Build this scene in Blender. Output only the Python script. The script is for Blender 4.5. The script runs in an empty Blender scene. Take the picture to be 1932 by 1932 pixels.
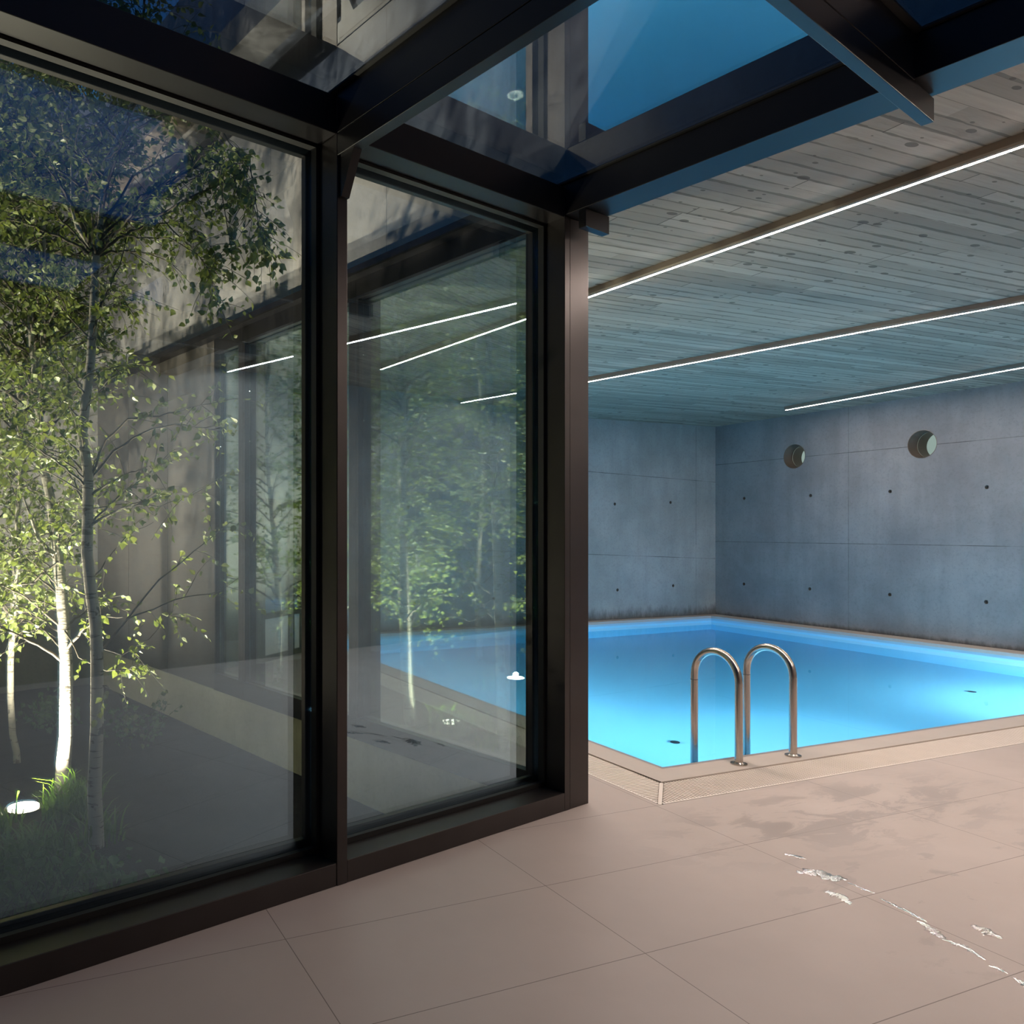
import bpy, bmesh, math, random
from mathutils import Vector, Matrix

S = bpy.context.scene
COL = S.collection
PI = math.pi

# ------------------------------------------------------------------ camera
cam = bpy.data.cameras.new('camera')
cam.sensor_width = 36.0
cam.lens = 1500.0 / 1932.0 * 36.0
cam.shift_x = 308.0 / 1932.0
cam.shift_y = 34.0 / 1932.0
cam.clip_start = 0.05
camo = bpy.data.objects.new('camera', cam)
camo.location = (0, 0, 1.55)
camo.rotation_euler = (PI / 2, 0, 0)
COL.objects.link(camo)
S.camera = camo

# ------------------------------------------------------------------ world: deep blue dusk
w = bpy.data.worlds.new('dusk')
S.world = w
w.use_nodes = True
nt = w.node_tree
bg = nt.nodes['Background']
bg.inputs[0].default_value = (0.09, 0.33, 0.74, 1)
bg.inputs[1].default_value = 0.50

# ------------------------------------------------------------------ view
S.view_settings.view_transform = 'Standard'
S.view_settings.look = 'None'
S.view_settings.exposure = 0.0
S.view_settings.gamma = 1.0
S.view_settings.use_curve_mapping = False
cy = S.cycles
cy.use_denoising = True
cy.use_adaptive_sampling = True
cy.adaptive_threshold = 0.03
cy.max_bounces = 9
cy.diffuse_bounces = 4
cy.glossy_bounces = 5
cy.transmission_bounces = 6
cy.transparent_max_bounces = 16
cy.sample_clamp_indirect = 4.0
cy.caustics_reflective = False
cy.caustics_refractive = True

STRIP = 255.0        # light strips
POOLW = 112.0        # each underwater lamp, W
GARDENW = 2050.0     # each garden uplight, W

# ------------------------------------------------------------------ frames
class Fr:
    def __init__(s, o, a):
        s.o = Vector((o[0], o[1], 0)); s.a = a
        s.m = Matrix.Translation(s.o) @ Matrix.Rotation(a, 4, 'Z')
    def w(s, p): return s.m @ Vector(p)
    def loc(s, p): return s.m.inverted() @ Vector(p)
AR = math.atan2(1500, 2022)          # roof / glass wall frame: x = along the glass wall, y = out to the garden
AP = math.atan2(618, 1500)           # pool frame: x = along the near pool edge, y = away
R = Fr((0, 0), AR)
P = Fr((2.0530, 5.2013), AP)
WD = Fr((0, 0), 0)
def at(x, y, Y): return Vector(((x - 658.0) / 1500.0 * Y, Y, 1.55 + (1000.0 - y) / 1500.0 * Y))

# ------------------------------------------------------------------ material helpers
class NT:
    def __init__(s, name):
        s.m = bpy.data.materials.new(name); s.m.use_nodes = True
        s.t = s.m.node_tree; s.t.nodes.clear()
        s.out = s.n('ShaderNodeOutputMaterial')
    def n(s, typ, **kw):
        nd = s.t.nodes.new(typ)
        for k, v in kw.items(): setattr(nd, k, v)
        return nd
    def l(s, a, b): s.t.links.new(a, b)
    def put(s, sock, v):
        if hasattr(v, 'is_linked') or hasattr(v, 'links'): s.l(v, sock)
        else: sock.default_value = v
    def math(s, op, a, b=0.0, c=0.0, clamp=False):
        nd = s.n('ShaderNodeMath', operation=op, use_clamp=clamp)
        s.put(nd.inputs[0], a); s.put(nd.inputs[1], b); s.put(nd.inputs[2], c)
        return nd.outputs[0]
    def mix(s, f, a, b, blend='MIX'):
        nd = s.n('ShaderNodeMix', data_type='RGBA', blend_type=blend)
        s.put(nd.inputs[0], f)
        s.put(nd.inputs[6], a if hasattr(a, 'links') else (*a, 1) if len(a) == 3 else a)
        s.put(nd.inputs[7], b if hasattr(b, 'links') else (*b, 1) if len(b) == 3 else b)
        return nd.outputs[2]
    def ramp(s, f, stops):
        nd = s.n('ShaderNodeValToRGB'); cr = nd.color_ramp
        cr.elements[0].position = stops[0][0]; cr.elements[1].position = stops[1][0]
        for p, c in stops[2:]: cr.elements.new(p)
        for i, (p, c) in enumerate(stops):
            cr.elements[i].color = (c, c, c, 1) if not hasattr(c, '__len__') else (*c, 1)
        s.put(nd.inputs[0], f); return nd.outputs[0]
    def coord(s, scale=(1, 1, 1), rot=(0, 0, 0)):
        tc = s.n('ShaderNodeTexCoord'); mp = s.n('ShaderNodeMapping')
        mp.inputs['Scale'].default_value = scale; mp.inputs['Rotation'].default_value = rot
        s.l(tc.outputs['Object'], mp.inputs[0]); return mp.outputs[0]
    def noise(s, scale=5, detail=4, rough=.55, vec=None, dist=0.0):
        nd = s.n('ShaderNodeTexNoise'); nd.inputs['Scale'].default_value = scale
        nd.inputs['Detail'].default_value = detail; nd.inputs['Roughness'].default_value = rough
        nd.inputs['Distortion'].default_value = dist
        s.l(vec if vec is not None else s.coord(), nd.inputs['Vector']); return nd.outputs['Fac']
    def xyz(s, vec=None):
        nd = s.n('ShaderNodeSeparateXYZ'); s.l(vec if vec is not None else s.coord(), nd.inputs[0]); return nd.outputs
    def line(s, c, period, offset, width):
        """1 on a joint every `period`, 0 elsewhere"""
        a = s.math('MODULO', s.math('ADD', s.math('SUBTRACT', c, offset), 1000.0 * period + period * .5), period)
        d = s.math('ABSOLUTE', s.math('SUBTRACT', a, period * .5))
        return s.math('LESS_THAN', d, width)
    def near(s, c, pos, width):
        return s.math('LESS_THAN', s.math('ABSOLUTE', s.math('SUBTRACT', c, pos)), width)
    def bump(s, h, strength=.2, dist=.01):
        nd = s.n('ShaderNodeBump'); nd.inputs['Strength'].default_value = strength
        nd.inputs['Distance'].default_value = dist; s.l(h, nd.inputs['Height']); return nd.outputs[0]
    def pbr(s, color, rough=.5, metal=0.0, normal=None, spec=.5, **kw):
        b = s.n('ShaderNodeBsdfPrincipled')
        s.put(b.inputs['Base Color'], color if hasattr(color, 'links') else (*color, 1))
        s.put(b.inputs['Roughness'], rough); s.put(b.inputs['Metallic'], metal)
        s.put(b.inputs['Specular IOR Level'], spec)
        if normal is not None: s.l(normal, b.inputs['Normal'])
        for k, v in kw.items(): s.put(b.inputs[k.replace('_', ' ')], v)
        s.l(b.outputs[0], s.out.inputs[0]); return s.m

def m_simple(name, c, rough=.5, metal=0.0, nscale=0, namt=.15, spec=.5):
    t = NT(name)
    if nscale:
        col = t.mix(t.math('MULTIPLY', t.noise(nscale, 5), 1.0), [x * (1 - namt) for x in c], [min(1, x * (1 + namt)) for x in c])
        return t.pbr(col, rough, metal, spec=spec)
    return t.pbr(c, rough, metal, spec=spec)

def m_glass(name, f0, tint, refl=(1, 1, 1)):
    t = NT(name)
    g = t.n('ShaderNodeNewGeometry')
    d = t.n('ShaderNodeVectorMath', operation='DOT_PRODUCT')
    t.l(g.outputs['Normal'], d.inputs[0]); t.l(g.outputs['Incoming'], d.inputs[1])
    c = t.math('ABSOLUTE', d.outputs['Value'])
    p = t.math('POWER', t.math('SUBTRACT', 1.0, c, clamp=True), 5.0)
    f = t.math('MULTIPLY_ADD', p, 1 - f0, f0)
    tr = t.n('ShaderNodeBsdfTransparent'); tr.inputs[0].default_value = (*tint, 1)
    gl = t.n('ShaderNodeBsdfGlossy'); gl.inputs['Roughness'].default_value = 0.0
    gl.inputs[0].default_value = (*refl, 1)
    mx = t.n('ShaderNodeMixShader'); t.l(f, mx.inputs[0]); t.l(tr.outputs[0], mx.inputs[1]); t.l(gl.outputs[0], mx.inputs[2])
    t.l(mx.outputs[0], t.out.inputs[0]); return t.m

def m_emit(name, c, s):
    t = NT(name); e = t.n('ShaderNodeEmission'); e.inputs[0].default_value = (*c, 1); e.inputs[1].default_value = s
    t.l(e.outputs[0], t.out.inputs[0]); return t.m

def m_concrete(name, base, vdir='X', joints=(), hz=(), stain=.0, streak=.35, zslope=0.0):
    """board-cast concrete; vdir = horizontal coordinate name, joints = vertical joint positions, hz = horizontal ones"""
    t = NT(name); co = t.coord(); x, y, z = t.xyz(co)
    h = x if vdir == 'X' else y
    big = t.noise(.9, 5, .6, co); fine = t.noise(28, 6, .7, co)
    st = t.noise(1.0, 4, .6, t.coord((5, 5, .55)))
    c = t.mix(t.ramp(big, [(.3, 0), (.72, 1)]), [v * .74 for v in base], [min(1, v * 1.22) for v in base])
    c = t.mix(t.math('MULTIPLY', t.ramp(st, [(.45, 0), (.75, 1)]), streak), c, [v * .62 for v in base])
    c = t.mix(t.math('MULTIPLY', t.ramp(fine, [(.35, 1), (.5, 0)]), .22), c, [v * .45 for v in base])
    pores = t.n('ShaderNodeTexVoronoi'); pores.inputs['Scale'].default_value = 26; t.l(co, pores.inputs['Vector'])
    pm = t.math('MULTIPLY', t.math('LESS_THAN', pores.outputs['Distance'], .09), t.math('GREATER_THAN', t.noise(3, 3, .5, co), .52))
    c = t.mix(t.math('MULTIPLY', pm, .6), c, [v * .35 for v in base])
    brk = t.ramp(t.noise(2.2, 3, .6, co), [(.35, .25), (.6, 1)])
    zz = t.math('MULTIPLY_ADD', h, zslope, z) if zslope else z
    for j in joints: c = t.mix(t.math('MULTIPLY', t.math('MULTIPLY', t.near(h, j, .004), brk), .7), c, [v * .25 for v in base])
    for j in hz: c = t.mix(t.math('MULTIPLY', t.math('MULTIPLY', t.near(zz, j, .005), brk), .8), c, [v * .2 for v in base])
    if stain:
        n1 = t.noise(3.0, 6, .7, t.coord((4, 4, 1.1)))
        low = t.math('MULTIPLY', t.math('SUBTRACT', stain, t.math('SUBTRACT', z, 0.0)), 1 / stain, clamp=True)
        dm = t.ramp(t.math('ADD', t.math('MULTIPLY', low, .62), t.math('MULTIPLY', n1, .75)), [(.60, 0), (.92, 1)])
        c = t.mix(t.math('MULTIPLY', dm, .72), c, [v * .2 for v in base])
    return t.pbr(c, .72, 0, t.bump(t.math('ADD', fine, t.math('MULTIPLY', big, 2.0)), .25, .004), .35)

# ---- materials
DM = m_simple('bronze_steel', (.060, .053, .052), .38, .75, 3, .25)
DM2 = m_simple('dark_steel', (.022, .021, .023), .33, .55, 2, .2)
GASK = m_simple('gasket', (.008, .008, .008), .6)
GL = m_glass('glazing', .32, (.95, .98, .97), (.56, .80, 1.0))
GLQ = m_glass('garden_glazing', .28, (.88, .96, .94), (.78, .95, .92))
GLR = m_glass('roof_glazing', .25, (.50, .57, .66))
STEEL = m_simple('brushed_steel', (.52, .47, .43), .22, 1.0, 40, .08)
GRATE = m_simple('grate_plastic', (.84, .76, .69), .45, 0, 8, .06)
DARKG = m_simple('gutter_dark', (.05, .04, .035), .8)
COPE = m_simple('coping_stone', (.55, .49, .44), .38, 0, 5, .08)
NOSE = m_simple('coping_nosing', (.36, .33, .31), .3, 0, 5, .08)
LINER_RIM = m_simple('rim_liner', (.42, .62, .74), .35, 0, 3, .05)
STRIPM = m_emit('strip_glow', (1.0, .83, .72), STRIP * .85)
STRIP1 = m_emit('strip_glow_near', (1.0, .83, .72), STRIP * 1.45)
HOUS = m_simple('strip_housing', (.26, .20, .165), .5, .2)
BARK2 = m_simple('branch_bark', (.10, .085, .065), .8, 0, 20, .4)
SOILM = None

def m_floor():
    t = NT('stone_tiles'); co = t.coord(); x, y, z = t.xyz(co)
    base = (.53, .457, .42)
    big = t.noise(.7, 5, .6, co); mid = t.noise(3.5, 6, .6, co); fine = t.noise(160, 3, .6, co)
    c = t.mix(t.ramp(big, [(.3, 0), (.7, 1)]), [v * .88 for v in base], [v * 1.06 for v in base])
    c = t.mix(t.math('MULTIPLY', t.ramp(mid, [(.45, 0), (.7, 1)]), .22), c, [v * .84 for v in base])
    c = t.mix(t.math('MULTIPLY', fine, .18), c, [v * .8 for v in base])
    j = t.math('MAXIMUM', t.line(x, 1.187, -.580, .0017), t.line(y, .598, -.553, .0017))
    c = t.mix(t.math('MULTIPLY', j, .75), c, (.10, .075, .06))
    # damp patch in front of the pool corner and trailing marks (they belong to the stone)
    wn = t.noise(2.6, 7, .68, t.coord((1.0, 2.4, 1), (0, 0, .5)), .6)
    dx = t.math('DIVIDE', t.math('SUBTRACT', x, .35), 1.6); dy = t.math('DIVIDE', t.math('SUBTRACT', y, -1.05), .55)
    rr = t.math('ADD', t.math('MULTIPLY', dx, dx), t.math('MULTIPLY', dy, dy))
    wet = t.math('MULTIPLY', t.math('SUBTRACT', 1.0, rr, clamp=True), t.ramp(wn, [(.50, 0), (.56, 1)]))
    dx2 = t.math('DIVIDE', t.math('SUBTRACT', x, .1), 1.3); dy2 = t.math('DIVIDE', t.math('SUBTRACT', y, -1.9), .8)
    rr2 = t.math('ADD', t.math('MULTIPLY', dx2, dx2), t.math('MULTIPLY', dy2, dy2))
    wet2 = t.math('MULTIPLY', t.math('SUBTRACT', 1.0, rr2, clamp=True), t.ramp(t.noise(3.1, 6, .6, t.coord((1, 1.6, 1), (0, 0, -.4))), [(.60, 0), (.64, 1)]))
    wt = t.math('MAXIMUM', wet, wet2, clamp=True)
    c = t.mix(t.math('MULTIPLY', wt, .75), c, [v * .62 for v in base])
    r = t.math('SUBTRACT', t.math('MULTIPLY_ADD', mid, .12, .40), t.math('MULTIPLY', wt, .14))
    return t.pbr(c, r, 0, t.bump(t.math('SUBTRACT', fine, t.math('MULTIPLY', j, 3)), .08, .003), .45)
FLOORM = m_floor()

def m_ceiling():
    t = NT('board_cast_ceiling'); co = t.coord(); x, y, z = t.xyz(co)
    base = (.34, .288, .235)
    row = t.math('FLOOR', t.math('DIVIDE', y, .10))
    wn = t.n('ShaderNodeTexWhiteNoise', noise_dimensions='1D'); t.l(row, wn.inputs['W'])
    rv = wn.outputs['Value']
    wob = t.math('MULTIPLY', t.noise(1.5, 2, .5, co), .012)
    fy = t.math('FRACT', t.math('DIVIDE', t.math('ADD', y, wob), .10))
    edge = t.math('MINIMUM', fy, t.math('SUBTRACT', 1.0, fy))
    xs = t.math('MULTIPLY_ADD', rv, 7.3, x)
    cell = t.math('FLOOR', t.math('DIVIDE', xs, 1.9))
    fx = t.math('FRACT', t.math('DIVIDE', xs, 1.9))
    cmb = t.n('ShaderNodeCombineXYZ'); t.l(row, cmb.inputs[0]); t.l(cell, cmb.inputs[1])
    wn2 = t.n('ShaderNodeTexWhiteNoise', noise_dimensions='3D'); t.l(cmb.outputs[0], wn2.inputs['Vector'])
    v = wn2.outputs['Value']
    c = t.mix(v, [b * .72 for b in base], [b * 1.22 for b in base])
    grain = t.noise(6, 6, .7, t.coord((.35, 9, 1)))
    c = t.mix(t.math('MULTIPLY', t.ramp(grain, [(.4, 0), (.7, 1)]), .35), c, [b * .62 for b in base])
    lw = t.ramp(t.noise(1.6, 4, .7, t.coord((.8, 5, 1))), [(.40, .015), (.72, .20)])
    ln = t.math('LESS_THAN', edge, lw)
    c = t.mix(t.math('MULTIPLY', ln, .62), c, [b * .22 for b in base])
    en = t.math('MULTIPLY', t.math('LESS_THAN', fx, .004), t.math('GREATER_THAN', v, .35))
    c = t.mix(t.math('MULTIPLY', en, .8), c, [b * .15 for b in base])
    vo = t.n('ShaderNodeTexVoronoi'); vo.inputs['Scale'].default_value = 5.2; vo.inputs['Randomness'].default_value = 1
    t.l(t.coord((.62, 1.25, 0)), vo.inputs['Vector'])
    kn = t.math('LESS_THAN', vo.outputs['Distance'], t.math('MULTIPLY_ADD', t.noise(3, 2, .5, co), .20, .03))
    c = t.mix(t.math('MULTIPLY', kn, .72), c, [b * .2 for b in base])
    vo2 = t.n('ShaderNodeTexVoronoi'); vo2.inputs['Scale'].default_value = 9.5; t.l(t.coord((.7, 1.3, 0), (0, 0, .06)), vo2.inputs['Vector'])
    kn2 = t.math('LESS_THAN', vo2.outputs['Distance'], t.math('MULTIPLY_ADD', t.noise(5, 2, .5, co), .22, -.01))
    c = t.mix(t.math('MULTIPLY', kn2, .65), c, [b * .2 for b in base])
    dk = t.ramp(t.noise(1.0, 5, .7, t.coord((1.1, 6, 1))), [(.60, 0), (.72, 1)])
    c = t.mix(t.math('MULTIPLY', dk, .45), c, [b * .3 for b in base])
    h = t.math('SUBTRACT', t.math('MULTIPLY', v, .6), t.math('MULTIPLY', ln, 1.0))
    return t.pbr(c, .8, 0, t.bump(h, .5, .006), .25)
CEILM = m_ceiling()

CONC = (.235, .24, .255)
CW_R = m_concrete('concrete_right', CONC, 'Y', (6.87, 4.34, 1.81, -.72), (1.34, 2.74), 0.12)
CW_B = m_concrete('concrete_back', (.33, .335, .335), 'X', (7.40, 3.9), (1.34, 2.74), .34, zslope=.04)
CW_G = m_concrete('concrete_plain', (.30, .285, .27), 'Y', (), (), 0)
CW_U = m_concrete('concrete_upper', (.40, .38, .365), 'Y', (4.4, 6.0, 8.3, 7.1), (), 0, .55)
PANEL = m_concrete('dark_panel', (.10, .09, .082), 'Y', (), (), 0, .6)
PLINTH = m_concrete('plinth', (.80, .74, .58), 'Y', (), (), 0, .2)
OVERH = m_concrete('overhang', (.45, .38, .30), 'Y', (), (), 0, .3)

def m_soil():
    t = NT('soil'); n = t.noise(9, 8, .7); f = t.noise(60, 4, .6)
    c = t.mix(t.ramp(n, [(.35, 0), (.65, 1)]), (.012, .010, .008), (.045, .036, .026))
    return t.pbr(c, .9, 0, t.bump(f, .8, .02), .2)
SOILM = m_soil()

def m_liner():
    t = NT('pool_liner'); x, y, z = t.xyz()
    c = t.mix(t.noise(1.2, 3), (.64, .79, .91), (.68, .82, .93))
    return t.pbr(c, .5, 0, None, .2)
LINER = m_liner()

def m_water():
    t = NT('water'); g = t.n('ShaderNodeBsdfGlass'); g.inputs['IOR'].default_value = 1.333
    g.inputs['Roughness'].default_value = 0.0; g.inputs[0].default_value = (1, 1, 1, 1)
    n = t.noise(1.3, 2, .5, t.coord((1, 1, 1)))
    t.l(t.bump(n, .06, .01), g.inputs['Normal']); t.l(g.outputs[0], t.out.inputs[0])
    va = t.n('ShaderNodeVolumeAbsorption'); va.inputs[0].default_value = (.08, .815, .975, 1); va.inputs[1].default_value = .42
    t.l(va.outputs[0], t.out.inputs[1]); return t.m
WATER = m_water()

def m_leaf(name, c1, c2):
    t = NT(name)
    oi = t.n('ShaderNodeNewGeometry')
    c = t.mix(oi.outputs['Random Per Island'], c1, c2)
    d = t.n('ShaderNodeBsdfDiffuse'); tl = t.n('ShaderNodeBsdfTranslucent')
    t.l(c, d.inputs[0]); t.l(t.mix(1.0, c, (1.0, 1.0, .55), 'MULTIPLY'), tl.inputs[0])
    gl = t.n('ShaderNodeBsdfGlossy'); gl.inputs['Roughness'].default_value = .4
    m1 = t.n('ShaderNodeMixShader'); m1.inputs[0].default_value = .38
    t.l(d.outputs[0], m1.inputs[1]); t.l(tl.outputs[0], m1.inputs[2])
    m2 = t.n('ShaderNodeMixShader'); m2.inputs[0].default_value = .05
    t.l(m1.outputs[0], m2.inputs[1]); t.l(gl.outputs[0], m2.inputs[2]); t.l(m2.outputs[0], t.out.inputs[0])
    return t.m
LEAF = m_leaf('birch_leaf', (.14, .19, .05), (.29, .34, .11))
GRASSM = m_leaf('grass_blade', (.07, .16, .02), (.20, .36, .05))
FERNM = m_leaf('fern_leaf', (.07, .17, .05), (.16, .30, .09))

def m_bark():
    t = NT('birch_bark'); co = t.coord((1, 1, 1)); x, y, z = t.xyz(co)
    n = t.noise(1.0, 4, .6, t.coord((6, 6, 48)))
    pt = t.noise(1.0, 3, .6, t.coord((13, 13, 11)))
    c = t.mix(t.noise(6, 4), (.48, .43, .36), (.62, .58, .50))
    c = t.mix(t.math('MULTIPLY', t.ramp(n, [(.58, 0), (.62, 1)]), .75), c, (.06, .05, .04))
    c = t.mix(t.math('MULTIPLY', t.ramp(pt, [(.60, 0), (.64, 1)]), .85), c, (.05, .04, .03))
    lowm = t.math('SUBTRACT', .35, t.math('MULTIPLY', z, .9), clamp=True)
    rough = t.noise(1.0, 6, .7, t.coord((16, 16, 9)))
    lm = t.math('GREATER_THAN', t.math('ADD', t.math('MULTIPLY', lowm, .75), rough), .76)
    c = t.mix(t.math('MULTIPLY', lm, .75), c, (.12, .085, .055))
    return t.pbr(c, .65, 0, t.bump(t.math('ADD', rough, n), .6, .01), .3)
BARK = m_bark()

# ------------------------------------------------------------------ mesh builder
class MB:
    def __init__(s): s.v = []; s.f = []; s.mi = []; s.smooth = []
    def add(s, vs, fs, mi=0, sm=False):
        k = len(s.v); s.v += [tuple(p) for p in vs]
        s.f += [tuple(i + k for i in f) for f in fs]; s.mi += [mi] * len(fs); s.smooth += [sm] * len(fs)
    def box(s, x0, x1, y0, y1, z0, z1, mi=0):
        s.add([(x0, y0, z0), (x1, y0, z0), (x1, y1, z0), (x0, y1, z0), (x0, y0, z1), (x1, y0, z1), (x1, y1, z1), (x0, y1, z1)],
              [(0, 3, 2, 1), (4, 5, 6, 7), (0, 1, 5, 4), (1, 2, 6, 5), (2, 3, 7, 6), (3, 0, 4, 7)], mi)
        return s
    def tube(s, pts, rad, seg=10, mi=0, cap=True):
        pts = [Vector(p) for p in pts]; n = len(pts)
        if not hasattr(rad, '__len__'): rad = [rad] * n
        vs = []; prev = None
        for i, p in enumerate(pts):
            d = (pts[min(i + 1, n - 1)] - pts[max(i - 1, 0)])
            if d.length < 1e-9: d = Vector((0, 0, 1))
            d.normalize()
            if prev is None:
                a = Vector((1, 0, 0)) if abs(d.x) < .8 else Vector((0, 1, 0)); u = d.cross(a).normalized()
            else:
                u = prev - d * prev.dot(d)
                u = u.normalized() if u.length > 1e-6 else d.orthogonal().normalized()
            prev = u; vv = d.cross(u)
            for k in range(seg):
                t = 2 * PI * k / seg; vs.append(p + (u * math.cos(t) + vv * math.sin(t)) * rad[i])
        fs = [(i * seg + k, i * seg + (k + 1) % seg, (i + 1) * seg + (k + 1) % seg, (i + 1) * seg + k) for i in range(n - 1) for k in range(seg)]
        s.add(vs, fs, mi, True)
        if cap: s.add(vs[:seg], [tuple(range(seg))[::-1]], mi); s.add(vs[-seg:], [tuple(range(seg))], mi)
        return s
    def cyl(s, c, r, z0, z1, seg=24, mi=0, r2=None):
        return s.tube([(c[0], c[1], z0), (c[0], c[1], z1)], [r, r if r2 is None else r2], seg, mi)
    def mesh(s, name, mats, off=(0, 0, 0)):
        me = bpy.data.meshes.new(name)
        me.from_pydata([(v[0] - off[0], v[1] - off[1], v[2] - off[2]) for v in s.v], [], s.f)
        if not isinstance(mats, (list, tuple)): mats = [mats]
        for m in mats: me.materials.append(m)
        me.polygons.foreach_set('material_index', s.mi)
        me.polygons.foreach_set('use_smooth', s.smooth)
        me.update(); return me

def tag(o, label=None, cat=None, group=None, kind=None):
    if label: o['label'] = label
    if cat: o['category'] = cat
    if group: o['group'] = group
    if kind: o['kind'] = kind
    return o
def bev(o, w=.004, seg=2):
    m = o.modifiers.new('bevel', 'BEVEL'); m.width = w; m.segments = seg; m.limit_method = 'ANGLE'; return o
def struct(name, mb, mats, fr=R):
    o = bpy.data.objects.new(name, mb.mesh(name, mats)); COL.objects.link(o); o.matrix_world = fr.m
    return tag(o, kind='structure')
def solo(name, mb, mats, fr, base, label, cat, group=None, kind=None, b=0):
    o = bpy.data.objects.new(name, mb.mesh(name, mats, base)); COL.objects.link(o)
    o.location = fr.w(base); o.rotation_euler = (0, 0, fr.a)
    if b: bev(o, b)
    return tag(o, label, cat, group, kind)
class Th:
    def __init__(s, name, fr, base, label=None, cat=None, group=None, kind=None):
        s.fr = fr; s.base = base
        s.o = bpy.data.objects.new(name, None); COL.objects.link(s.o)
        s.o.empty_display_size = .1
        s.o.location = fr.w(base); s.o.rotation_euler = (0, 0, fr.a); tag(s.o, label, cat, group, kind)
    def part(s, name, mb, mats, parent=None, b=0, label=None):
        o = bpy.data.objects.new(name, mb.mesh(name, mats, s.base)); COL.objects.link(o)
        o.parent = parent or s.o
        if b: bev(o, b)
        if label: o['label'] = label
        return o
def copy_tree(o, parent=None):
    c = o.copy(); COL.objects.link(c)
    if parent: c.parent = parent
    for ch in list(o.children): copy_tree(ch, c)
    return c

# ------------------------------------------------------------------ shell: floor, ceiling, walls
GROUND = -.46
CZ = 3.44
def fill_poly(outer, holes, z=0):
    bm = bmesh.new()
    es = []
    for loop in [outer] + holes:
        vs = [bm.verts.new((p[0], p[1], z)) for p in loop]
        es += [bm.edges.new((vs[i], vs[(i + 1) % len(vs)])) for i in range(len(vs))]
    bmesh.ops.triangle_fill(bm, edges=es, use_beauty=True)
    bm.normal_update()
    for f in bm.faces:
        if f.normal.z < 0: f.normal_flip()
    bm.verts.index_update()
    out = ([tuple(v.co) for v in bm.verts], [tuple(v.index for v in f.verts) for f in bm.faces]); bm.free(); return out
def rp(x, y):            # point of frame R in frame P coordinates
    q = P.loc(R.w((x, y, 0))); return (q.x, q.y)
BK = 6.87; RT = 7.87; BEH = -2.35; LW = -4.6
def isect_back(wx):      # y where plane x=wx of frame R meets the back wall
    a = P.loc(R.w((wx, 0, 0))); b = P.loc(R.w((wx, 1, 0))); return (BK - a.y) / (b.y - a.y)
def isect_right_behind():
    a = P.loc(R.w((0, BEH, 0))); b = P.loc(R.w((1, BEH, 0))); k = (RT - a.x) / (b.x - a.x); return k
QB = isect_back(3.60)
XR = isect_right_behind()
outer = [rp(LW, 2.9), rp(3.60, 2.9), rp(3.60, QB), (RT, BK), rp(XR, BEH), rp(LW, BEH)]
hole = [(-.55, -.55), (RT, -.55), (RT, BK), (-.55, BK)]
poly = [rp(LW, 2.9), rp(3.60, 2.9), rp(3.60, QB), (-.55, BK), (-.55, -.55), (RT, -.55), rp(XR, BEH), rp(LW, BEH)]
vs, fs = fill_poly(poly, [])
mb = MB(); mb.add(vs, fs)
struct('floor', mb, FLOORM, P)

hp = [rp(3.775, BEH), rp(3.775, QB + .3), (RT, BK), rp(XR, BEH)]
vs, fs = fill_poly(hp, [], CZ)
mb = MB(); mb.add(vs, fs); mb.add([(p[0], p[1], CZ + .35) for p in hp], [(0, 1, 2, 3)])
mb.add([(hp[0][0], hp[0][1], CZ), (hp[1][0], hp[1][1], CZ), (hp[1][0], hp[1][1], CZ + .35), (hp[0][0], hp[0][1], CZ + .35)], [(0, 1, 2, 3)])
struct('ceiling', mb, CEILM, P)

def wall_holes(name, mat, fr, axis, pos, u0, u1, z0, z1, circles, sign=1, extra=None, thick=.5):
    """wall face in plane axis=pos; circles (u, z, r, depth, r_back, mat_index)"""
    loops = []
    for (u, z, r, d, rb, mi) in circles:
        n = 40 if r > .1 else 14
        loops.append([(u + r * math.cos(2 * PI * k / n), z + r * math.sin(2 * PI * k / n)) for k in range(n)])
    vs, fs = fill_poly([(u0, z0), (u1, z0), (u1, z1), (u0, z1)], loops)
    def pt(u, z, d): return (pos + sign * d, u, z) if axis == 'x' else (u, pos + sign * d, z)
    mb = MB(); mb.add([pt(a, b, 0) for a, b, _ in vs], fs)
    for (u, z, r, d, rb, mi), lp in zip(circles, loops):
        n = len(lp)
        back = [(u + rb * math.cos(2 * PI * k / n), z + rb * math.sin(2 * PI * k / n)) for k in range(n)]
        mb.add([pt(a, b, 0) for a, b in lp] + [pt(a, b, d) for a, b in back],
               [(k, (k + 1) % n, n + (k + 1) % n, n + k) for k in range(n)], mi, True)
        if r < .1: mb.add([pt(a, b, d) for a, b in back], [tuple(range(n))], mi)
    a, b = sorted((pos + sign * (thick - .05), pos + sign * thick))
    if axis == 'x': mb.box(a, b, u0, u1, z0, z1)
    else: mb.box(u0, u1, a, b, z0, z1)
    return struct(name, mb, mat, fr)
TIE = m_simple('tie_hole', (.10, .09, .08), .9)
pr = [(5.266, 2.76, .2, .42, .2, 0), (3.261, 2.76, .2, .42, .2, 0)]
tz = [(6.245, 2.108), (4.975, 2.104), (3.708, 2.115), (2.448, 2.114), (6.251, .600), (4.990, .602), (3.712, .605), (2.455, .602),
      (1.19, 2.11), (1.19, .60), (-.07, 2.11), (-.07, .60)]
rend = P.loc(R.w((XR, BEH, 0))).y
wall_holes('wall_right', [CW_R, TIE], P, 'x', RT, rend, BK, -.2, CZ + .1, pr + [(u, z, .026, .05, .016, 1) for u, z in tz])
bx = P.loc(R.w((3.60, QB, 0))).x
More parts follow.
